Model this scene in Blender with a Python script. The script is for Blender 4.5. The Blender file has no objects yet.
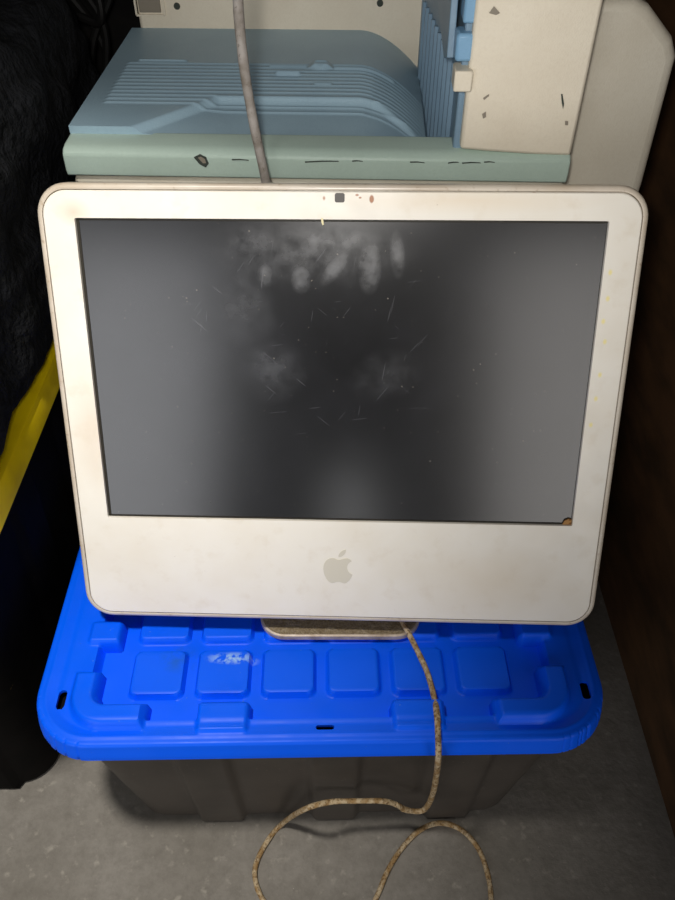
import bpy, bmesh, math, random
import numpy as np
from mathutils import Vector, Matrix, noise
random.seed(4)
scn = bpy.context.scene
COL = scn.collection

# ------------------------------------------------------------------ camera
F = 780.0
PITCH = math.radians(43.7)
CAM = Vector((0, 0, 0.96))
cam = bpy.data.cameras.new('camera'); camo = bpy.data.objects.new('camera', cam); COL.objects.link(camo)
camo.location = CAM; camo.rotation_euler = (math.radians(90) - PITCH, 0, 0)
cam.sensor_fit = 'HORIZONTAL'; cam.sensor_width = 36; cam.lens = 36 * F / 675
cam.clip_start = .01
scn.camera = camo

def ray(u, v):
    a, b = (u - 337.5) / F, -(v - 450) / F
    return Vector((a, b * math.sin(PITCH) + math.cos(PITCH), b * math.cos(PITCH) - math.sin(PITCH)))
def at(u, v, x=None, y=None, z=None):
    "world point of a measured picture point on the plane x, y or z = const"
    d = ray(u, v)
    t = (x / d.x) if x is not None else (y / d.y) if y is not None else (z - CAM.z) / d.z
    return CAM + d * t

# ------------------------------------------------------------------ helpers
def props(o, label=None, cat=None, group=None, kind=None):
    if label: o['label'] = label
    if cat: o['category'] = cat
    if group: o['group'] = group
    if kind: o['kind'] = kind
    return o
def thing(name, label, cat, loc=(0, 0, 0), rz=0, group=None):
    o = bpy.data.objects.new(name, None); COL.objects.link(o); o.empty_display_size = .05
    o.location = loc; o.rotation_euler = (0, 0, rz)
    return props(o, label, cat, group)
def mesh(name, V, Fc, mat, parent=None, smooth=True, mtx=None, bevel=0, seg=2, angle=40, sub=0):
    me = bpy.data.meshes.new(name); me.from_pydata([tuple(v) for v in V], [], [tuple(f) for f in Fc]); me.update()
    o = bpy.data.objects.new(name, me); COL.objects.link(o)
    if mat: me.materials.append(mat)
    bm = bmesh.new(); bm.from_mesh(me); bmesh.ops.remove_doubles(bm, verts=bm.verts, dist=1e-6)
    bmesh.ops.recalc_face_normals(bm, faces=bm.faces); bm.to_mesh(me); bm.free()
    if parent: o.parent = parent
    if mtx is not None: o.matrix_local = mtx
    if bevel:
        m = o.modifiers.new('bevel', 'BEVEL'); m.width = bevel; m.segments = seg; m.limit_method = 'ANGLE'; m.angle_limit = math.radians(35)
    if sub:
        m = o.modifiers.new('sub', 'SUBSURF'); m.levels = sub; m.render_levels = sub
    if smooth:
        me.shade_smooth()
        me.set_sharp_from_angle(angle=math.radians(angle))
    return o
class MB:
    def __init__(s): s.V = []; s.F = []
    def add(s, V, Fc):
        n = len(s.V); s.V += [tuple(v) for v in V]; s.F += [tuple(i + n for i in f) for f in Fc]; return s
    def box(s, x0, x1, y0, y1, z0, z1):
        V = [(x, y, z) for x in (x0, x1) for y in (y0, y1) for z in (z0, z1)]
        return s.add(V, [(0, 1, 3, 2), (4, 6, 7, 5), (0, 4, 5, 1), (2, 3, 7, 6), (0, 2, 6, 4), (1, 5, 7, 3)])
    def loft(s, rings, cap0=True, cap1=True):
        n = len(rings[0]); V = [p for r in rings for p in r]; Fc = []
        for k in range(len(rings) - 1):
            for i in range(n):
                j = (i + 1) % n
                Fc.append((k * n + i, k * n + j, (k + 1) * n + j, (k + 1) * n + i))
        if cap0: Fc.append(tuple(range(n))[::-1])
        if cap1: Fc.append(tuple(range((len(rings) - 1) * n, len(rings) * n)))
        return s.add(V, Fc)
    def prism(s, poly, a, b, axis='x'):
        "extrude a 2D polygon along an axis"
        f = {'x': lambda p, t: (t, p[0], p[1]), 'y': lambda p, t: (p[0], t, p[1]), 'z': lambda p, t: (p[0], p[1], t)}[axis]
        return s.loft([[f(p, a) for p in poly], [f(p, b) for p in poly]])
    def build(s, name, mat, parent=None, **k): return mesh(name, s.V, s.F, mat, parent, **k)
def rr(x0, x1, y0, y1, r, n=8):
    "rounded rectangle, counter-clockwise"
    P = []
    for cx, cy, a in ((x1 - r, y1 - r, 0), (x0 + r, y1 - r, 90), (x0 + r, y0 + r, 180), (x1 - r, y0 + r, 270)):
        for i in range(n + 1):
            t = math.radians(a + 90 * i / n); P.append((cx + r * math.cos(t), cy + r * math.sin(t)))
    return P
def catmull(P, n=10):
    P = [Vector(p) for p in P]; P = [2 * P[0] - P[1]] + P + [2 * P[-1] - P[-2]]; out = []
    for i in range(1, len(P) - 2):
        a, b, c, d = P[i - 1:i + 3]
        for k in range(n):
            t = k / n
            out.append(.5 * ((2 * b) + (c - a) * t + (2 * a - 5 * b + 4 * c - d) * t * t + (3 * b - a - 3 * c + d) * t ** 3))
    out.append(P[-2]); return out
def tube(name, P, r, mat, parent=None, n=10, sides=12, wob=0.0):
    C = catmull(P, n); rings = []; T = (C[1] - C[0]).normalized()
    N = T.cross(Vector((.3, .2, .9))).normalized()
    for i, c in enumerate(C):
        T = (C[min(i + 1, len(C) - 1)] - C[max(i - 1, 0)]).normalized()
        N = (N - T * N.dot(T)).normalized(); B = T.cross(N)
        q = r * (1 + wob * noise.noise(c * 90))
        rings.append([c + (N * math.cos(a) + B * math.sin(a)) * q for a in [2 * math.pi * k / sides for k in range(sides)]])
    return MB().loft(rings).build(name, mat, parent)
def npmesh(name, V, Fc, mat, parent=None, angle=60):
    me = bpy.data.meshes.new(name); me.from_pydata(V, [], Fc); me.update(); me.materials.append(mat)
    o = bpy.data.objects.new(name, me); COL.objects.link(o)
    if parent: o.parent = parent
    me.shade_smooth(); me.set_sharp_from_angle(angle=math.radians(angle))
    return o

# ------------------------------------------------------------------ materials
def s2l(c): return tuple((x / 255 / 12.92) if x <= 10 else ((x / 255 + .055) / 1.055) ** 2.4 for x in c)
class Mat:
    def __init__(s, name, col, rough=.5, spec=.5, metal=0):
        s.m = bpy.data.materials.new(name); s.m.use_nodes = True; s.t = s.m.node_tree; s.N = s.t.nodes; s.L = s.t.links
        s.b = s.N['Principled BSDF']; s.b.inputs['Roughness'].default_value = rough
        s.b.inputs['Specular IOR Level'].default_value = spec; s.b.inputs['Metallic'].default_value = metal
        s.tc = s.N.new('ShaderNodeTexCoord'); s.geo = s.N.new('ShaderNodeNewGeometry')
        c = s.N.new('ShaderNodeRGB'); c.outputs[0].default_value = (*col, 1); s.c = c.outputs[0]
        s.L.new(s.c, s.b.inputs['Base Color'])
    def vec(s, world=False): return s.geo.outputs['Position'] if world else s.tc.outputs['Object']
    def math(s, op, a, b=None, c=None, clamp=False):
        n = s.N.new('ShaderNodeMath'); n.operation = op; n.use_clamp = clamp
        for i, x in enumerate((a, b, c)):
            if x is None: continue
            if isinstance(x, (int, float)): n.inputs[i].default_value = x
            else: s.L.new(x, n.inputs[i])
        return n.outputs[0]
    def noise(s, scale, lo=.4, hi=.6, detail=4, sc=(1, 1, 1), world=False, rough=.55, rot=0):
        v = s.vec(world)
        m = s.N.new('ShaderNodeMapping')
        if rot: m.vector_type = 'TEXTURE'; sc = tuple(1 / k for k in sc)
        m.inputs['Scale'].default_value = sc; m.inputs['Rotation'].default_value = (0, 0, rot); s.L.new(v, m.inputs[0]); v = m.outputs[0]
        n = s.N.new('ShaderNodeTexNoise'); n.inputs['Scale'].default_value = scale; n.inputs['Detail'].default_value = detail; n.inputs['Roughness'].default_value = rough
        s.L.new(v, n.inputs['Vector'])
        r = s.N.new('ShaderNodeMapRange'); r.inputs['From Min'].default_value = lo; r.inputs['From Max'].default_value = hi; s.L.new(n.outputs['Fac'], r.inputs['Value'])
        return r.outputs[0]
    def spot(s, cx, cy, rx, ry, rot=0):
        m = s.N.new('ShaderNodeMapping'); m.vector_type = 'TEXTURE'; m.inputs['Location'].default_value = (cx, cy, 0)
        m.inputs['Rotation'].default_value = (0, 0, rot); m.inputs['Scale'].default_value = (rx, ry, 1); s.L.new(s.vec(), m.inputs[0])
        g = s.N.new('ShaderNodeTexGradient'); g.gradient_type = 'SPHERICAL'; s.L.new(m.outputs[0], g.inputs[0])
        return g.outputs['Fac']
    def mix(s, fac, col):
        n = s.N.new('ShaderNodeMix'); n.data_type = 'RGBA'
        if isinstance(fac, (int, float)): n.inputs[0].default_value = fac
        else: s.L.new(fac, n.inputs[0])
        s.L.new(s.c, n.inputs[6]); n.inputs[7].default_value = (*col, 1); s.c = n.outputs[2]
        s.L.new(s.c, s.b.inputs['Base Color']); return s
    def bump(s, h, dist=.001, strength=1):
        n = s.N.new('ShaderNodeBump'); n.inputs['Distance'].default_value = dist; n.inputs['Strength'].default_value = strength
        s.L.new(h, n.inputs['Height']); s.L.new(n.outputs[0], s.b.inputs['Normal']); return s
    def rough(s, fac, a, b):
        r = s.N.new('ShaderNodeMapRange'); r.inputs['To Min'].default_value = a; r.inputs['To Max'].default_value = b
        s.L.new(fac, r.inputs['Value']); s.L.new(r.outputs[0], s.b.inputs['Roughness']); return s

m = Mat('concrete', s2l((150, 145, 137)), .92, .2)
m.mix(m.noise(7, .35, .7), s2l((126, 121, 112))); m.mix(m.math('MULTIPLY', m.noise(60, .42, .75, 8, rough=.8), .55), s2l((98, 93, 85)))
m.mix(m.math('MULTIPLY', m.noise(70, .6, .72), .5), s2l((180, 174, 162)))
m.mix(m.math('MULTIPLY', m.noise(230, .72, .76), .6), s2l((205, 200, 190)))
m.bump(m.noise(120, .2, .8, 8), .0004); M_floor = m.m
m = Mat('brown_panel', s2l((96, 68, 44)), .7, .25); m.mix(m.noise(9, .4, .65, sc=(1, 1, 2.5)), s2l((68, 50, 33))); m.mix(m.math('MULTIPLY', m.noise(120, .5, .7), .4), s2l((82, 58, 36))); M_brown = m.m
m = Mat('dark_wall', s2l((26, 24, 22)), .9, .2); m.mix(m.noise(20, .4, .6), s2l((16, 15, 14))); M_dark = m.m

m = Mat('white_bezel', s2l((236, 231, 219)), .38, .5)
m.mix(m.math('MULTIPLY', m.noise(14, .42, .7), .4), s2l((224, 214, 194)))
m.mix(m.math('MULTIPLY', m.noise(50, .55, .8), .3), s2l((206, 190, 162)))
m.mix(m.math('MULTIPLY', m.spot(.155, -.2, .08, .045), .35), s2l((218, 200, 168)))
m.mix(m.math('MULTIPLY', m.spot(-.217, .14, .016, .012), .45), s2l((178, 155, 122)))
m.mix(m.math('MULTIPLY', m.spot(-.22, -.05, .02, .07), .5), s2l((208, 188, 165)))
m.mix(m.math('MULTIPLY', m.spot(.10, .151, .12, .012), .45), s2l((222, 200, 165)))
m.mix(m.math('MULTIPLY', m.noise(260, .74, .77), .4), s2l((150, 122, 90)))
# rust flecks beside the camera window
for sx, sy, rx, ry, k in ((.0262, .1515, .0022, .0036, 3), (.017, .1525, .0015, .001, 1.6), (-.012, .152, .0014, .0022, 1.2), (.0145, .1545, .002, .0012, 1.4), (.155, .158, .003, .0012, 2)):
    m.mix(m.math('MULTIPLY', m.spot(sx, sy, rx, ry), k, clamp=True), s2l((158, 96, 44)))
for i in range(7):
    m.mix(m.math('MULTIPLY', m.spot(.2215 + random.uniform(0, .004), .10 - i * .022 + random.uniform(-.006, .006), .0022, .003), 1.5, clamp=True), s2l((242, 228, 160)))
m.rough(m.noise(40, .3, .7), .3, .5); M_white = m.m
m = Mat('shell_edge', s2l((206, 196, 180)), .3, .6); m.mix(m.math('MULTIPLY', m.noise(20, .4, .7), .6), s2l((176, 158, 134))); m.mix(m.math('MULTIPLY', m.noise(160, .62, .74), .5), s2l((140, 112, 80))); M_edge = m.m
m = Mat('logo_grey', s2l((213, 207, 190)), .35, .5); M_logo = m.m
m = Mat('window_grey', s2l((84, 80, 76)), .5, .4); M_cam = m.m

m = Mat('screen', s2l((13, 13, 14)), .42, .5)
sm = None
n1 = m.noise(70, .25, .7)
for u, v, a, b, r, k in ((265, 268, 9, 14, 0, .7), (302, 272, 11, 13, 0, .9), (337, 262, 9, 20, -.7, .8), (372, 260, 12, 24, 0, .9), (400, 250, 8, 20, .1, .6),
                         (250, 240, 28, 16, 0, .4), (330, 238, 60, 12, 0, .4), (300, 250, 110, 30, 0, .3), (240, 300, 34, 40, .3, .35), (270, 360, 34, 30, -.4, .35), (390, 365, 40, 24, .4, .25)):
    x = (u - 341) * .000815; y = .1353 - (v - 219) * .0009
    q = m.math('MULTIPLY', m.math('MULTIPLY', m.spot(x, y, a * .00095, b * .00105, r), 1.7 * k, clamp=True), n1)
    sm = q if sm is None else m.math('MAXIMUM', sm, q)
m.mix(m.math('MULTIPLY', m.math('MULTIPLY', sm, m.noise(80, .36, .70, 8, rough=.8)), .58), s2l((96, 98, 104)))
for rot, seed in ((.9, 1), (-.7, 2), (.12, 3), (1.4, 4)):      # fine scratches
    q = m.noise(60, .70, .74, 2, sc=(.35, 6, 1), rot=rot)
    zone = m.math('MULTIPLY', m.spot(-.03, .03, .15, .12), 1.6, clamp=True)
    m.mix(m.math('MULTIPLY', m.math('MULTIPLY', q, zone), .45), s2l((96, 96, 100)))
m.mix(m.math('MULTIPLY', m.noise(330, .77, .79, 1), .6), s2l((150, 142, 130)))
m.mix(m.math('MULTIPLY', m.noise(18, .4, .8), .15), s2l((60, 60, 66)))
m.rough(sm, .21, .45); m.b.inputs['Specular IOR Level'].default_value = 1.0
M_screen = m.m
m = Mat('screen_edge', s2l((40, 36, 28)), .6, .3); M_scredge = m.m
m = Mat('tan_chip', s2l((172, 128, 78)), .8, .2); m.mix(m.noise(300, .45, .6), s2l((110, 74, 40))); M_tan = m.m
m = Mat('ivory_chip', s2l((232, 222, 180)), .8, .2); M_ivory = m.m
m = Mat('dusty_metal', s2l((158, 144, 118)), .8, .2)
m.mix(m.noise(140, .3, .7), s2l((122, 106, 80))); m.mix(m.math('MULTIPLY', m.noise(520, .42, .68), .6), s2l((88, 72, 50))); m.bump(m.noise(400, .3, .7), .0006); M_foot = m.m
m = Mat('foot_edge', s2l((200, 186, 168)), .45, .5, .2); m.mix(m.noise(80, .4, .7), s2l((160, 140, 116))); M_footedge = m.m

m = Mat('blue_plastic', s2l((0, 96, 255)), .42, .22)
m.mix(m.math('MULTIPLY', m.noise(8, .4, .7), .25), s2l((0, 84, 228)))
m.mix(m.math('MULTIPLY', m.noise(240, .72, .75), .5), s2l((120, 160, 220)))
m.mix(m.math('MULTIPLY', m.math('MULTIPLY', m.spot(-.107, .415, .03, .008), 1.6, clamp=True), m.noise(160, .42, .56)), s2l((150, 190, 240)))
m.mix(m.math('MULTIPLY', m.math('MULTIPLY', m.spot(-.16, .418, .022, .022), .9, clamp=True), m.noise(90, .4, .7)), s2l((30, 90, 160)))
m.rough(m.noise(30, .3, .7), .36, .55); M_blue = m.m
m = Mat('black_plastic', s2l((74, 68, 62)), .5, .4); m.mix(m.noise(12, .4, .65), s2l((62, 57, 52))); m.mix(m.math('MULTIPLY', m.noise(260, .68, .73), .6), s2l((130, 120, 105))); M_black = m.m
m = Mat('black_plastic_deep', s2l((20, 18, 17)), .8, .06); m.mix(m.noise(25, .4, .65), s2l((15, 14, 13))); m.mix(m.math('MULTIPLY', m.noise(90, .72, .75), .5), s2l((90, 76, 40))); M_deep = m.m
m = Mat('yellow_plastic', s2l((255, 222, 0)), .5, .4); m.mix(m.math('MULTIPLY', m.noise(50, .45, .7), .4), s2l((235, 198, 6))); M_yellow = m.m
m = Mat('black_cloth', s2l((32, 33, 36)), .95, .1); m.mix(m.noise(60, .4, .65), s2l((20, 21, 22))); m.mix(m.math('MULTIPLY', m.noise(300, .62, .75), .6), s2l((52, 50, 44))); m.bump(m.noise(90, .3, .7), .004); M_cloth = m.m

def plastic(name, col, dirt, rough=.45):
    m = Mat(name, s2l(col), rough, .4); m.mix(m.math('MULTIPLY', m.noise(16, .4, .7), .45), s2l(dirt))
    m.mix(m.math('MULTIPLY', m.noise(330, .45, .75), .3), s2l(dirt)); m.bump(m.noise(700, .2, .8), .00015); return m
m = plastic('printer_cream', (230, 221, 201), (214, 202, 180)); M_cream = m.m
m = plastic('printer_cream_body', (200, 194, 178), (184, 175, 156)); M_cream2 = m.m
m = plastic('printer_green', (182, 202, 190), (168, 188, 176)); M_green = m.m
m = plastic('printer_blue', (162, 190, 204), (146, 174, 192), .38); M_tray = m.m
m = plastic('guide_blue', (130, 172, 204), (112, 154, 186), .4); M_guide = m.m
m = plastic('panel_blue', (124, 150, 170), (110, 136, 156), .4); M_pblue = m.m
M_mark = Mat('scuff_dark', s2l((66, 72, 66)), .8, .2).m
M_markgrey = Mat('mark_grey', s2l((140, 132, 118)), .6, .3).m
m = Mat('cord_tan', s2l((196, 176, 142)), .75, .25); m.mix(m.noise(140, .42, .58, world=False), s2l((158, 128, 86))); m.mix(m.math('MULTIPLY', m.noise(420, .52, .62), .8), s2l((96, 70, 42))); M_cord = m.m
m = Mat('cable_grey', s2l((158, 152, 146)), .6, .35); m.mix(m.noise(70, .4, .65), s2l((122, 114, 104))); m.mix(m.math('MULTIPLY', m.noise(300, .6, .7), .6), s2l((70, 58, 46))); M_cable = m.m
M_wire = Mat('wire_black', s2l((20, 19, 18)), .6, .3).m

# ------------------------------------------------------------------ setting
def struct(name, mb, mat): return props(mb.build(name, mat, smooth=False), kind='structure')
struct('floor', MB().box(-1.3, 1.5, -1.8, 1.3, -.05, 0), M_floor)
struct('wall_right', MB().box(.395, .45, .15, 1.2, 0, 1.5), M_brown)
struct('wall_back', MB().box(-1.3, .45, 1.2, 1.25, 0, 1.5), M_dark)
struct('wall_left', MB().box(-1.3, -1.25, -.05, 1.2, 0, 1.5), M_dark)

# ------------------------------------------------------------------ storage bin with blue lid
LX0, LX1, LY0, LY1, LZ = -.2855, .2480, .3265, .663, .28
def sd_rr(x, y, x0, x1, y0, y1, r):
    qx = np.abs(x - (x0 + x1) / 2) - (x1 - x0) / 2 + r; qy = np.abs(y - (y0 + y1) / 2) - (y1 - y0) / 2 + r
    return np.hypot(np.maximum(qx, 0), np.maximum(qy, 0)) + np.minimum(np.maximum(qx, qy), 0) - r
def ss(t): t = np.clip(t, 0, 1); return t * t * (3 - 2 * t)
CX, CY = (LX0 + LX1) / 2, (LY0 + LY1) / 2
SLOTS = [(-.264, .370, .0042, .0095), (.234, .372, .0042, .0095), (-.015, .3385, .0085, .0026), (-.264, 2 * CY - .370, .0042, .0095), (.234, 2 * CY - .370, .0042, .0095), (-.015, 2 * CY - .3385, .0085, .0026)]
def lid_h(x, y):
    ax = CX + np.abs(x - CX); ay = CY - np.abs(y - CY)           # fold to the front right quarter
    fx = ax - CX; fy = ay                                          # distance from centre line, front y
    basin = sd_rr(x, y, CX - .222, CX + .224, .347, 2 * CY - .347, .022)
    h = -.013 * ss(-basin / .0045)
    # raised tiles
    for i in range(3):
        for ty in (.401, .462):
            d = sd_rr(fx, fy, .0318 + .0638 * i - .0265, .0318 + .0638 * i + .0265, ty - .0255, ty + .0255, .007)
            h = np.maximum(h, -.013 + .0075 * ss(-d / .0035 + .2) - 1 * (d > .002))
    # L ridges round the corners
    o = sd_rr(fx, fy, -.5, .238, .3375, 1.0, .036)
    band = np.maximum(o, -(o + .027)); arm = np.minimum(np.maximum(fx - .165, 0) * 1e3, 1)
    rid = np.maximum(band, np.maximum(.162 - fx, fy - .398))
    h = np.maximum(h, np.where(rid < .0, .0095 * ss(-rid / .006), -1))
    # blocks on the front and side flanges
    b = sd_rr(fx, fy, .066, .116, .333, .365, .005)
    h = np.maximum(h, np.where(b < 0, .005 * ss(-b / .004), -1) )
    b = sd_rr(fx, fy, .200, .234, .428, .456, .005)
    h = np.maximum(h, np.where(b < 0, .005 * ss(-b / .004), -1))
    # low bead just inside the rim
    o2 = sd_rr(x, y, LX0, LX1, LY0, LY1, .055)
    h = h + .0012 * np.exp(-((o2 + .0055) / .002) ** 2)
    h = h - .0012 * ss(1 - np.abs(o2 + .015) / .006)
    return h
def build_lid(parent):
    st = .0016
    xs = np.arange(LX0 - 2 * st, LX1 + 2.5 * st, st); ys = np.arange(LY0 - 2 * st, LY1 + 2.5 * st, st)
    X, Y = np.meshgrid(xs, ys, indexing='ij')
    def sd(x, y):
        d = sd_rr(x, y, LX0, LX1, LY0, LY1, .055)
        for sx, sy, hx, hy in SLOTS: d = np.maximum(d, -sd_rr(x, y, sx - hx, sx + hx, sy - hy, sy + hy, min(hx, hy) * .9))
        return d
    D = sd(X, Y); e = 1e-5
    gx = (sd(X + e, Y) - D) / e; gy = (sd(X, Y + e) - D) / e; g = np.maximum(np.hypot(gx, gy), 1e-6)
    snap = (D > -st * .45)
    Xs = np.where(snap, X - D * gx / g, X); Ys = np.where(snap, Y - D * gy / g, Y)
    Z = LZ + lid_h(Xs, Ys)
    nx, ny = X.shape; keepf = []
    idx = -np.ones((nx, ny), int); V = []
    ctr = (D[:-1, :-1] + D[1:, :-1] + D[1:, 1:] + D[:-1, 1:]) / 4
    def vid(i, j):
        if idx[i, j] < 0: idx[i, j] = len(V); V.append((float(Xs[i, j]), float(Ys[i, j]), float(Z[i, j])))
        return int(idx[i, j])
    Fc = [(vid(i, j), vid(i + 1, j), vid(i + 1, j + 1), vid(i, j + 1)) for i, j in zip(*np.where(ctr < 0))]
    # skirts from boundary loops
    cnt = {}
    for f in Fc:
        for a, b in zip(f, f[1:] + f[:1]): cnt[(a, b)] = 1
    nxt = {a: b for (a, b) in cnt if (b, a) not in cnt}
    loops = []
    while nxt:
        a = next(iter(nxt)); lp = []
        while a in nxt: lp.append(a); a = nxt.pop(a)
        loops.append(lp)
    loops.sort(key=len)
    for lp in loops:
        outer = lp is loops[-1]; n = len(lp); P = np.array([V[i] for i in lp])
        T = np.roll(P, -3, 0) - np.roll(P, 3, 0); Nn = np.stack([T[:, 1], -T[:, 0]], 1); Nn /= np.maximum(np.linalg.norm(Nn, axis=1, keepdims=True), 1e-9)
        if outer:
            for _ in range(14): Nn = (Nn + np.roll(Nn, 1, 0) + np.roll(Nn, -1, 0)) / 3
            Nn /= np.linalg.norm(Nn, axis=1, keepdims=True)
        prof = [(.0017, -.0004), (.003, -.0016), (.0038, -.0035), (.0050, -.013), (.0058, -.0145), (.0066, -.0215), (.0055, -.0225), (.0035, -.0225), (.002, -.014), (.0, -.006)] if outer else [(.0, -.004)]
        prev = lp
        for do, dz in prof:
            cur = []
            for k in range(n):
                cur.append(len(V)); V.append((float(P[k, 0] + Nn[k, 0] * do), float(P[k, 1] + Nn[k, 1] * do), float((LZ if outer else P[k, 2]) + dz)))
            for k in range(n):
                j = (k + 1) % n; Fc.append((prev[k], cur[k], cur[j], prev[j]))
            prev = cur
    return npmesh('lid', V, Fc, M_blue, parent, 50)
bin_ = thing('storage_bin', 'black ribbed plastic storage bin with a bright blue lid, standing on the concrete floor', 'storage bin', (CX + .001, CY + .0042, 0), .016)
lid = build_lid(bin_); BO = Matrix.Translation((-CX, -CY, 0)); lid.matrix_local = BO; lid['label'] = 'bright blue moulded lid'
# tapered ribbed body
def body_ring(z, ztop, inset_top, inset_bot, x0, x1, y0, y1, r, rib=.008, n=420, ribw=.020, pitch=.128, off=0):
    t = z / ztop; ins = inset_bot + (inset_top - inset_bot) * t
    a0, a1, b0, b1 = x0 + ins, x1 - ins, y0 + ins, y1 - ins
    base = rr(a0, a1, b0, b1, r, 14)
    # resample by arc length
    P = [Vector(p) for p in base]; L = [0]
    for i in range(len(P)): L.append(L[-1] + (P[(i + 1) % len(P)] - P[i]).length)
    out = []; k = 0
    for s_ in range(n):
        d = L[-1] * s_ / n
        while L[k + 1] < d: k += 1
        p = P[k].lerp(P[(k + 1) % len(P)], (d - L[k]) / max(L[k + 1] - L[k], 1e-9))
        out.append(p)
    res = []
    for i, p in enumerate(out):
        tg = (out[(i + 1) % n] - out[i - 1]).normalized(); nrm = Vector((tg.y, -tg.x))
        side = abs(nrm.y) > .9
        c = p.x - (x0 + x1) / 2 - off if side else p.y - (y0 + y1) / 2
        edge = ((x1 - x0) / 2 if side else (y1 - y0) / 2) - .085
        w = 0
        if (abs(nrm.x) > .95 or abs(nrm.y) > .95) and abs(c) < edge:
            ph = abs(((c / pitch + .5) % 1) - .5) * pitch
            w = min(1, max(0, (ribw - ph) / .006 + .5))
        q = p + nrm * rib * w * (1 - max(0, (t - .8) / .2))
        res.append((q.x, q.y, z))
    return res
def bin_body(name, parent, mat, x0, x1, y0, y1, H, it, ib, **k):
    zs = [0, .003, .008] + [H * i / 12 for i in range(1, 13)]
    R = []
    for z in zs:
        ring = body_ring(z, H, it, ib + (.004 if z == 0 else .001 if z == .003 else 0), x0, x1, y0, y1, .04, **k); R.append(ring)
    inner = [[(x + (-.004 if x > (x0 + x1) / 2 else .004), y + (-.004 if y > (y0 + y1) / 2 else .004), z) for x, y, z in R[-1]]]
    mb = MB(); mb.loft(R, True, False)
    n = len(R[0]); low = body_ring(.006, H, it, ib + .006, x0, x1, y0, y1, .04, **k)
    mb.loft([R[-1], inner[0], low], False, True)
    return mb.build(name, mat, parent, angle=60)
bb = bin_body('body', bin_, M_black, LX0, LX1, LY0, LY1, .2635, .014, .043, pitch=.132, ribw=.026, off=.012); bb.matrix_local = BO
def fl(i, z): return [(a, b, z) for a, b in rr(LX0 + i, LX1 - i, LY0 + i, LY1 - i, .05 - i * .5, 10)]
MB().loft([fl(.024, .2625), fl(.001, .2625), fl(.001, .2665), fl(.024, .2665)], False, False).build('dark_flange', M_deep, bin_, mtx=BO)  # rim added under the lid, coloured darker so the slots look shaded
# ------------------------------------------------------------------ all-in-one computer
Cw = Vector((.0007, .5330, .5336))
PM = Matrix(((.99933, .00318, -.03636, Cw.x), (-.03474, .38855, -.92077, Cw.y), (.0112, .92142, .38841, Cw.z), (0, 0, 0, 1)))
base = Vector((.003, .52, .2745))
pc = thing('all_in_one_computer', 'dusty white all-in-one desktop computer with blank black screen, standing on the blue lid', 'computer', base)
LM = Matrix.Translation(-base) @ PM
def rr3(ins, z, r, n=10, x=.2484, y0=-.2448, y1=.1630): return [(a, b, z) for a, b in rr(-x + ins, x - ins, y0 + ins, y1 - ins, r, n)]
mb = MB(); rr_ = [rr3(.060, -.060, .03), rr3(.035, -.056, .03), rr3(.014, -.046, .028), rr3(.005, -.036, .027), rr3(.001, -.022, .026), rr3(0, -.012, .026), rr3(0, -.004, .026), rr3(.0008, -.0018, .0255), rr3(.0022, -.0006, .024), rr3(.0042, -.0002, .022), rr3(.0050, -.0006, .021), rr3(.0052, -.0055, .021)]
mb.loft(rr_); shell = mb.build('case_shell', M_edge, pc, mtx=LM, angle=50)
# bezel: rounded frame with rectangular screen opening
HX, HY = .2168, .1356
def radial(pts, n=96): return pts
def frame_rings():
    n = 4 * 11; out0 = rr3(.0058, -.0052, .0205); out1 = rr3(.0058, -.0004, .0205); out2 = rr3(.0066, .0003, .0200)
    hole = []
    for cx, cy in ((HX, HY), (-HX, HY), (-HX, -HY), (HX, -HY)):
        hole += [(cx, cy)] * 11
    # spread the hole points: corner clusters become tiny arcs
    hr = [(a, b) for a, b in rr(-HX, HX, -HY, HY, .0012, 10)]
    h1 = [(a, b, .0003) for a, b in hr]; h2 = [(a * 1, b, -.0052) for a, b in rr(-HX + .0004, HX - .0004, -HY + .0004, HY - .0004, .0012, 10)]
    return [out0, out1, out2, h1, h2]
R = frame_rings(); mb = MB().loft(R, False, False)
n = len(R[0]); V0 = mb.V; mb.F += [(i, (i + 1) % n, (4 * n) + (i + 1) % n, 4 * n + i) for i in range(n)]
bez = mb.build('front_bezel', M_white, pc, mtx=LM, angle=30); bez['label'] = 'stained white front bezel'
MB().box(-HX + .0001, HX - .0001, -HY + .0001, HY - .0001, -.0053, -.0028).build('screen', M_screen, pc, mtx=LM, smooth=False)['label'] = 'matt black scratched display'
g = MB()   # dark line along left, top and bottom of the display
for b in ((-HX + .0005, -HX + .0026, -HY + .0005, HY - .0005), (-HX + .0005, HX - .0005, HY - .0020, HY - .0006), (-HX + .0005, HX - .0005, -HY + .0005, -HY + .0018)): g.box(b[0], b[1], b[2], b[3], -.0028, -.0022)
g.build('edge_line', M_scredge, pc, mtx=LM, smooth=False)
w = MB().prism(rr(-.0033, .0045, .1488, .1560, .0016, 5), .0002, .0009, 'z').build('camera_window', M_cam, pc, mtx=LM)
# chips of debris stuck in the screen opening
MB().prism([(HX - .0005, -HY + .0006), (HX - .0008, -HY + .0062), (HX - .0035, -HY + .0068), (HX - .0068, -HY + .0052), (HX - .0088, -HY + .0008)], -.0028, -.0008, 'z').build('tan_chip', M_tan, pc, mtx=LM, bevel=.0003)
MB().prism([(-.0145, HY + .0012), (-.0128, HY + .0008), (-.0122, HY - .0042), (-.0133, HY - .0046), (-.0142, HY - .002)], -.0022, .0007, 'z').build('white_chip', M_ivory, pc, mtx=LM)
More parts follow.
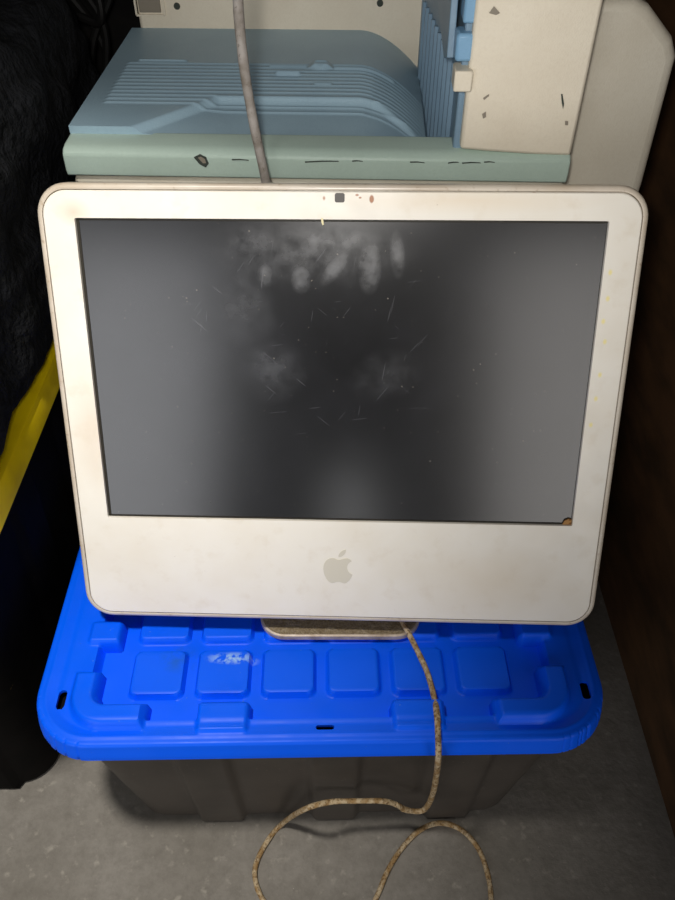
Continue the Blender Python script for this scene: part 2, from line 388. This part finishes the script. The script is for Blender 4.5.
# emblem: bitten fruit outline with leaf
def bez_curve(P, n=8):
    out = []
    for k in range(0, len(P) - 1, 3):
        a, b, c, d = [Vector(p) for p in P[k:k + 4]]
        for i in range(n):
            t = i / n; out.append(a * (1 - t) ** 3 + 3 * b * t * (1 - t) ** 2 + 3 * c * t * t * (1 - t) + d * t ** 3)
    return out
fruit = [(.02, .50), (.16, .50), (.26, .62), (.48, .62), (.62, .62), (.75, .56), (.84, .42), (.62, .30), (.52, .10), (.56, -.14), (.60, -.36), (.72, -.50), (.90, -.58),
         (.82, -.84), (.62, -1.18), (.42, -1.22), (.26, -1.24), (.18, -1.12), (-.02, -1.12), (-.22, -1.12), (-.30, -1.24), (-.46, -1.22), (-.74, -1.16), (-1.0, -.62), (-1.0, -.16), (-1.0, .36), (-.70, .62), (-.42, .62), (-.22, .62), (-.12, .50), (.02, .50)]
leaf = [(-.02, .70), (-.04, .98), (.20, 1.22), (.46, 1.26), (.50, .98), (.26, .70), (-.02, .70)]
def emb(P, mb):
    S = .0147; pts = [(p.x * S + .0010, p.y * S - .1832) for p in bez_curve(P)]
    return mb.prism(pts, .0002, .0006, 'z')
mb = MB(); emb(fruit, mb); emb(leaf, mb); mb.build('logo', M_logo, pc, mtx=LM, smooth=False)['label'] = 'pale grey fruit emblem'
# slot on top edge
# stand: foot plate and arm
fx0, fx1, fy0, fy1 = -.0795, .0850, .4385, .612
def ringz(ins, z, r=.026): return [(a - base.x, b - base.y, z - base.z) for a, b in rr(fx0 + ins, fx1 - ins, fy0 + ins, fy1 - ins, max(r - ins, .003), 8)]
MB().loft([ringz(.001, .2745), ringz(0, .2752), ringz(0, .2805), ringz(.0008, .2813), ringz(.0018, .2816)]).build('stand_foot', M_footedge, pc)
MB().loft([ringz(.0022, .2812), ringz(.0022, .2819), ringz(.003, .2821)]).build('dust_layer', M_foot, pc)['label'] = 'brown dust on the foot'
arm_c = [(.600, .281), (.612, .290), (.617, .31), (.613, .35), (.603, .40), (.593, .44), (.585, .465)]
pts = catmull([(0, a, b) for a, b in arm_c], 6); A = []; Bk = []
for i, p in enumerate(pts):
    t = (pts[min(i + 1, len(pts) - 1)] - pts[max(i - 1, 0)]).normalized(); nn = Vector((0, -t.z, t.y)) * .003
    A.append((p + nn)); Bk.append((p - nn))
poly = [(q.y, q.z) for q in A] + [(q.y, q.z) for q in Bk[::-1]]
mb = MB().prism([(a - base.y, b - base.z) for a, b in poly], -.075, .075, 'x'); mb.build('stand_arm', M_footedge, pc)
MB().box(-.08, .08, -.10, .0, -.074, -.052).build('hinge_cover', M_edge, pc, mtx=LM, bevel=.006)

# ------------------------------------------------------------------ power cord
cz = .2821 + .0036
cord_pts = [Vector((.055, .60, .60)) * 0 + Vector((.052, .585, .2865)), Vector((.060, .53, .287)), Vector((.062, .48, .2865)), at(402, 620, z=.2862), at(409, 634, z=.2858), at(418, 652, z=.2790), at(427, 672, z=.2795), at(434, 697, z=.2800),
            at(437, 715, z=.2885), at(438, 735, z=.2862), at(438.5, 748, y=.3165), at(438, 762, y=.3115), at(436, 778, y=.318), at(433, 793, y=.330), at(428, 805, y=.342), at(421, 811, y=.345),
            at(407, 810, y=.343), at(395, 804, y=.342), at(382, 801, y=.340), at(355, 801, y=.338), at(330, 802, y=.336), at(305, 809, y=.332), at(283, 823, z=.012), at(268, 840, z=.0045), at(256, 864, z=.0036),
            at(256, 883, z=.0036), at(265, 903, z=.0036), at(290, 935, z=.0036), at(330, 945, z=.0036), at(360, 925, z=.0036), at(376, 898, z=.0036), at(388, 870, z=.0036), at(402, 848, z=.0036), at(420, 830, z=.0036),
            at(440, 823, z=.0036), at(460, 829, z=.0036), at(476, 845, z=.0036), at(486, 868, z=.0036), at(491, 900, z=.0036), at(488, 960, z=.0036)]
cord = thing('power_cord', 'dirty beige power cord draped over the blue lid and looped on the floor', 'cord', cord_pts[-1])
off = cord_pts[-1]
tube('cable', [p - off for p in cord_pts], .0029, M_cord, cord, 10, 12, .12)
fr = [at(403, 809, y=.342), at(399, 806, y=.341), at(396, 804.5, y=.341)]
tube('frayed_jacket', [p - off for p in fr], .0034, M_cord, cord, 8, 10, .9)['label'] = 'frayed patch'
# grey cable hanging behind the computer
gp = [Vector((-.10, .62, 1.30)), Vector((-.092, .66, 1.12)), Vector((-.088, .67, .95)), at(236, -60, y=.668), at(238, 0, y=.668), at(241, 40, y=.668), at(246, 80, y=.668), at(254, 125, y=.668), at(261, 158, y=.668), at(266, 182, y=.668),
      Vector((-.055, .674, .58)), Vector((-.045, .680, .48)), Vector((-.03, .6865, .36)), Vector((-.02, .687, .30)), Vector((.0, .687, .12)), Vector((.015, .686, .03)), Vector((.04, .684, .0045)), Vector((.08, .684, .0045))]
gc = tube('grey_cable', [p - gp[-1] for p in gp], .0042, M_cable, None, 10, 12, .06); gc.location = gp[-1]
props(gc, 'grey dusty cable hanging down in front of the printer, behind the computer', 'cable')

# ------------------------------------------------------------------ printer
YAW = -math.radians(2.0)
P0 = Vector((-.019, .703, 0))
pr = thing('laser_printer', 'large cream and grey-green printer with a blue output tray, behind the computer', 'printer', P0, YAW)
# local: x right, y depth from front plane, z world height
XL, XR = -.235, .231
mb = MB().prism([(-.003, .640), (-.004, .646), (-.003, .660), (.001, .6640), (.008, .6660), (.032, .6675), (.034, .665), (.034, .640)], XL, XR, 'x')
mb.build('front_band', M_green, pr, bevel=.002)['label'] = 'grey-green front band'
MB().box(XL + .004, XR - .001, .000, .40, .40, .56).box(XL + .004, XR - .001, 0, .028, .56, .6375).box(XL + .004, XL + .012, .028, .40, .56, .6375).box(.1345, XR - .001, .028, .40, .56, .6375).build('main_body', M_cream2, pr, bevel=.006)
for z0, z1 in ((.215, .395), (.03, .210)):
    d = MB().box(XL + .004, XR - .001, -.001, .40, z0, z1).build('paper_drawer', M_cream2, pr, bevel=.006)
    MB().box(-.07, .07, -.006, .002, z1 - .045, z1 - .02).build('handle', M_green, d, bevel=.003)
MB().box(XL + .02, XR - .02, .02, .38, 0, .035).build('plinth', M_deep, pr, smooth=False)
MB().box(-.045, .02, -.0015, .001, .630, .6345).build('slot_trim', M_green, pr, smooth=False)
# chips and scuffs on band
def scuff(u0, v0, u1, v1, w=.0008, y=-.0045, k=3):
    a, b = at(u0, v0, y=.70), at(u1, v1, y=.70); mb = MB()
    return a, b
def to_loc(p): 
    q = Matrix.Rotation(-YAW, 3, 'Z') @ (p - P0); return q
def mark(name, pix, mat, yl, th=.0006):
    "a flat mark lying on the local front plane y = yl"
    nrm = Matrix.Rotation(YAW, 3, 'Z') @ Vector((0, 1, 0)); o = P0 + nrm * yl; pts = []
    for u, v in pix:
        d = ray(u, v); t = (o - CAM).dot(nrm) / d.dot(nrm); q = to_loc(CAM + d * t); pts.append((q.x, q.z))
    return MB().prism(pts, yl, yl - th, 'y').build(name, mat, pr, smooth=False)
mark('paint_chip', [(194, 157), (200, 154), (206, 157), (209, 163), (206, 167), (200, 164)], M_mark, -.0030, .0012)
mark('paint_chip', [(198, 157.5), (201, 156.5), (205, 159), (206, 163), (203, 163)], M_markgrey, -.0040, .0006)
for (a, b, c, d) in ((232, 159.5, 248, 160), (305, 162, 338, 161), (352, 161, 362, 161), (410, 162, 424, 162.5), (448, 163, 458, 162), (462, 163, 480, 162.5), (484, 162, 494, 162)):
    mark('scratch', [(a, b - .5), ((a + c) / 2, (b + d) / 2 - .9), (c, d - .2), (c + 1, d + .4), ((a + c) / 2 + 1, (b + d) / 2), (a, b + .4)], M_mark, -.0035, .0008)

# output tray: height field with ribs and a shallow finger recess
TY0, TY1, TX0, TX1 = .030, .300, XL + .0005, .131
def tray_h(x, y):
    drop = .054 * np.clip((x - .035) / .082, 0, 1.1) ** 1.8
    edge = y
    z = .6745 + .0095 * (y - .03) / .27 - drop - .07 * ss((x - .1075) / .003)
    # ribs
    rib = np.zeros_like(x); inr = (y > .078) & (y < .190)
    ph = ((y - .078) / .0095) % 1
    rib = np.where(inr, .0013 * np.exp(-((ph - .5) / .16) ** 2), 0) * ss((x - (TX0 + .018)) / .004)
    z = z + rib
    # finger recess at the front centre, diagonal left end
    xl = -.172 + (y - .033) * .95
    d = np.minimum(.104 - y - .02 * np.clip((x - .05) / .06, 0, 1), (x - xl) / 1.38)
    z = z - np.where(d > 0, .0065 * ss(d / .009) + .007 * np.clip((d - .009) / .055, 0, 1), 0)
    # oval nub and little rails
    e = np.hypot((x + .005) / .013, (y - .182) / .010)
    z = z + .004 * ss((1.1 - e) / .5)
    for x0, x1, yy, hh in ((-.062, -.018, .1815, .0022), (-.052, -.025, .158, .003), (-.012, .010, .134, .0022), (-.205, -.150, .195, .0018), (.008, .075, .176, .0020)):
        z = z + hh * ss((.0022 - np.abs(y - yy)) / .0012) * ss((x - x0) / .002) * ss((x1 - x) / .002)
    return z
def build_tray():
    nx, ny = 230, 230
    xs = np.linspace(TX0, TX1, nx); ys = np.linspace(TY0 - .002, TY1, ny)
    X, Y = np.meshgrid(xs, ys, indexing='ij'); Z = tray_h(X, Y)
    V = [(float(a), float(b), float(c)) for a, b, c in zip(X.ravel(), Y.ravel(), Z.ravel())]
    Fc = [(i * ny + j, (i + 1) * ny + j, (i + 1) * ny + j + 1, i * ny + j + 1) for i in range(nx - 1) for j in range(ny - 1)]
    per = [i * ny for i in range(nx)] + [(nx - 1) * ny + j for j in range(1, ny)] + [i * ny + ny - 1 for i in range(nx - 2, -1, -1)] + [j for j in range(ny - 2, 0, -1)]
    b = len(V); V += [(V[i][0], V[i][1], .600) for i in per]; n = len(per)
    Fc += [(per[k], b + k, b + (k + 1) % n, per[(k + 1) % n]) for k in range(n)]
    Fc.append(tuple(range(b, b + n))[::-1])
    return npmesh('output_tray', V, Fc, M_tray, pr, 50)
build_tray()['label'] = 'ribbed grey-blue output tray'
# solid side under the tray
MB().box(XL + .0005, XL + .012, .034, .40, .6375, .668).build('side_band', M_green, pr, bevel=.001)
# cream back wall with latch plate and screw holes
bw = MB().box(XL + .010, .118, .300, .40, .60, .80).build('rear_housing', M_cream, pr, bevel=.004)
def on_back(u, v, yl=.300):
    nrm = Matrix.Rotation(YAW, 3, 'Z') @ Vector((0, 1, 0)); o = P0 + nrm * yl; d = ray(u, v); return to_loc(CAM + d * ((o - CAM).dot(nrm) / d.dot(nrm)))
a, b = on_back(140, 12), on_back(158, -12)
lt = MB().box(a.x, b.x, .2975, .301, a.z, b.z).build('latch_plate', M_markgrey, pr, bevel=.001)
a, b = on_back(137, 15), on_back(161, -15)
MB().box(a.x - .001, a.x + .001, .298, .301, a.z, b.z).box(a.x, b.x, .298, .301, a.z - .001, a.z + .001).box(b.x - .001, b.x + .001, .298, .301, a.z, b.z).build('latch_frame', M_cream, pr, smooth=False)
for u, v in ((177, 6), (380, 3)):
    c = on_back(u, v); MB().loft([[(c.x + .0034 * k * math.cos(t), y, c.z + .0034 * k * math.sin(t)) for t in [i * math.pi / 6 for i in range(12)]] for k, y in ((1.1, .3005), (1.1, .2988), (.6, .2984))]).build('screw', M_mark, pr)
# blue ribbed side panel between tray and column
def lx(x): return x + .019
mb = MB().prism([(.105, .300), (.1285, .036), (.134, .036), (.134, .300)], .56, .80, 'z')
for k in range(10):
    t0 = .10 + k * .085; q = Vector((.1285, .036)).lerp(Vector((.105, .300)), t0); d = (Vector((.105, .300)) - Vector((.1285, .036))).normalized(); nn = Vector((-d.y, d.x))
    P = [q - nn * .002, q + d * .003 + nn * .0035, q + d * .006 + nn * .0035, q + d * .009 - nn * .002]
    mb.prism([tuple(p) for p in P], .57, .722, 'z')
mb.build('side_panel', M_pblue, pr, smooth=False)['label'] = 'ribbed blue side panel'
MB().prism([(.03, .80), (.18, .80), (.175, .748), (.05, .731), (.02, .740)], .1125, .1185, 'x').build('paper_guide', M_pblue, pr, bevel=.001)
MB().box(.1215, .1325, .004, .030, .771, .86).build('guide_rail', M_guide, pr, bevel=.002)
MB().box(.1175, .1325, .002, .026, .742, .764).build('guide_block', M_guide, pr, bevel=.003)
MB().box(.1245, .1325, .010, .034, .60, .80).build('guide_foot', M_pblue, pr, bevel=.002)
MB().box(.1180, .1335, -.006, .018, .7205, .7375).build('lever', M_cream, pr, bevel=.0015)['label'] = 'cream lever tab'
# cream column on the right
colp = [(.130, .001), (.130, .30), (XR, .30), (XR, .001), (XR - .03, -.0010), (.19, -.0015), (.155, -.001)]
cb = []
for z, i in ((.6685, 0), (.85, 0)):
    cb.append([(x, y, z - (.0050 * ((x - .13) / .10) if i == 0 and z < .7 else 0)) for x, y in colp])
MB().loft(cb).build('right_cover', M_cream, pr, bevel=.003)['label'] = 'smooth cream cover'
mark('embossed_arrow', [(489, 13), (494, 6), (500, 13), (496, 15)], M_markgrey, -.0012, .0004)
mark('scratch', [(561, 94), (562.5, 94), (564, 104), (563, 109), (561.8, 103)], M_mark, -.0012, .0004)
mark('scratch', [(482, 114), (486, 111.5), (486, 117), (483, 118.5)], M_markgrey, -.0012, .0004)
mark('scratch', [(483, 98), (489, 94), (489, 96), (484, 100)], M_markgrey, -.0012, .0003)
mark('scratch', [(565, 121), (568, 121), (568, 125), (565, 125)], M_markgrey, -.0012, .0004)
# housing further right with rounded shoulder
hp = [(XR, .40), (.312, .40), (.318, .62), (.3165, .736), (.309, .751), (.282, .776), (.268, .782), (XR, .782)]
MB().prism(hp, .040, .36, 'y').build('side_housing', M_cream2, pr, bevel=.010, seg=4)
MB().box(XR, .295, .045, .36, 0.0, .40).build('side_cabinet', M_cream2, pr, bevel=.005)

# ------------------------------------------------------------------ yellow lidded bin on the left
yb = thing('storage_bin', 'black plastic storage bin with a yellow lid, at the left edge beside the blue-lidded one', 'storage bin', (-.55, .75, 0))
yo = Matrix.Translation(Vector((.55, -.75, 0)))
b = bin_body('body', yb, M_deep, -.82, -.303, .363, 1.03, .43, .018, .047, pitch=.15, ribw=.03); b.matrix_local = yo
def yr(ins, z): return [(a, b, z) for a, b in rr(-.83 + ins, -.300 - ins, .35 + ins, 1.045 - ins, .04, 8)]
MB().loft([yr(.0, .427), yr(0, .452), yr(.002, .457), yr(.005, .4585), yr(.03, .4585)]).build('lid', M_yellow, yb, mtx=yo)['label'] = 'yellow lid'

# black cloth bag slumped on it
bm = bmesh.new(); bmesh.ops.create_cube(bm, size=2); bmesh.ops.subdivide_edges(bm, edges=bm.edges, cuts=40, use_grid_fill=True)
for v in bm.verts:
    p = v.co; q = Vector([abs(c) ** .0 * c for c in p]); L = (abs(p.x) ** 9 + abs(p.y) ** 9 + abs(p.z) ** 9) ** (1 / 9); q = p / L
    w = Vector((q.x * .243, q.y * .325, q.z * .15))
    nn = noise.fractal(w * 9, 1, 2, 4) * .022 + noise.noise(w * 26) * .008
    bot = min(1, max(0, (q.z + 1) * 3))
    w += q.normalized() * nn * bot
    w.z = max(w.z, -.15) + .0
    v.co = w
me = bpy.data.meshes.new('cloth_bag'); bm.to_mesh(me); bm.free(); me.materials.append(M_cloth); me.shade_smooth()
bag = bpy.data.objects.new('cloth_bag', me); COL.objects.link(bag); bag.location = (-.535, .712, .6090)
props(bag, 'black crumpled cloth bag slumped on the yellow lid at upper left', 'bag')

# dark cable tangle beyond, on the floor behind the bag, beside printer
tw = [[(-.31, 1.13, 0.005), (-.30, 1.12, .25), (-.33, 1.10, .50), (-.30, 1.10, .66), (-.345, 1.09, .74), (-.29, 1.12, .70), (-.33, 1.11, .60), (-.30, 1.13, .35), (-.29, 1.14, .005)],
      [(-.33, 1.16, 0.005), (-.34, 1.14, .30), (-.31, 1.13, .60), (-.35, 1.12, .71), (-.31, 1.10, .73), (-.30, 1.09, .67), (-.36, 1.12, .64), (-.35, 1.15, .3), (-.36, 1.16, .005)]]
for i, t in enumerate(tw):
    o = tube('black_cable', [Vector(p) - Vector(t[0]) for p in t], .005, M_wire, None, 10, 8, .1); o.location = t[0]
    props(o, 'black cable of a dim tangle left of the printer in the top left corner', 'cable', group='black cables left of the printer')

# ------------------------------------------------------------------ light
def area(name, loc, look, sx, sy, power, col=(1, 1, 1), spread=180):
    l = bpy.data.lights.new(name, 'AREA'); l.shape = 'RECTANGLE'; l.size = sx; l.size_y = sy; l.energy = power; l.color = col; l.spread = math.radians(spread)
    o = bpy.data.objects.new(name, l); COL.objects.link(o); o.location = loc
    o.rotation_euler = (Vector(look) - Vector(loc)).to_track_quat('-Z', 'Y').to_euler(); return o
def spot(name, loc, look, power, ang, blend, r, col=(1, 1, 1)):
    l = bpy.data.lights.new(name, 'SPOT'); l.energy = power; l.spot_size = math.radians(ang); l.spot_blend = blend; l.shadow_soft_size = r; l.color = col
    o = bpy.data.objects.new(name, l); COL.objects.link(o); o.location = loc
    o.rotation_euler = (Vector(look) - Vector(loc)).to_track_quat('-Z', 'Y').to_euler(); return o
spot('work_lamp', (-.28, .12, 1.60), (-.42, .46, .1), 68, 54, 1, .05, (1, .96, .90))
spot('camera_fill', (-.03, .0, 1.0), (.03, .70, .70), 12.5, 78, 1, .03, (1, .965, .92))  # added spot beside the camera, brightens computer and printer faces
area('rear_fill_left', (-1.05, -1.35, .65), (-.1, .5, .5), 1.0, 1.2, 9.5, (.96, .97, 1))  # added panel behind the camera, for the screen's left reflection and frontal fill
area('rear_fill_right', (.74, -1.35, .65), (.1, .5, .5), .75, 1.2, 6, (1, .96, .92))  # added counterpart, brightens the screen's right half and the bezel
area('reflection_fill_low', (-.08, -1.3, .33), (0, .5, .42), .10, .26, .25, (1, 1, 1))  # small added light for the pale spot low in the screen reflection
w = bpy.data.worlds.new('world'); scn.world = w; w.use_nodes = True
w.node_tree.nodes['Background'].inputs[0].default_value = (.55, .55, .6, 1); w.node_tree.nodes['Background'].inputs[1].default_value = .08

vs = scn.view_settings; vs.view_transform = 'Standard'; vs.look = 'None'; vs.gamma = 1; vs.use_curve_mapping = False; vs.exposure = 0
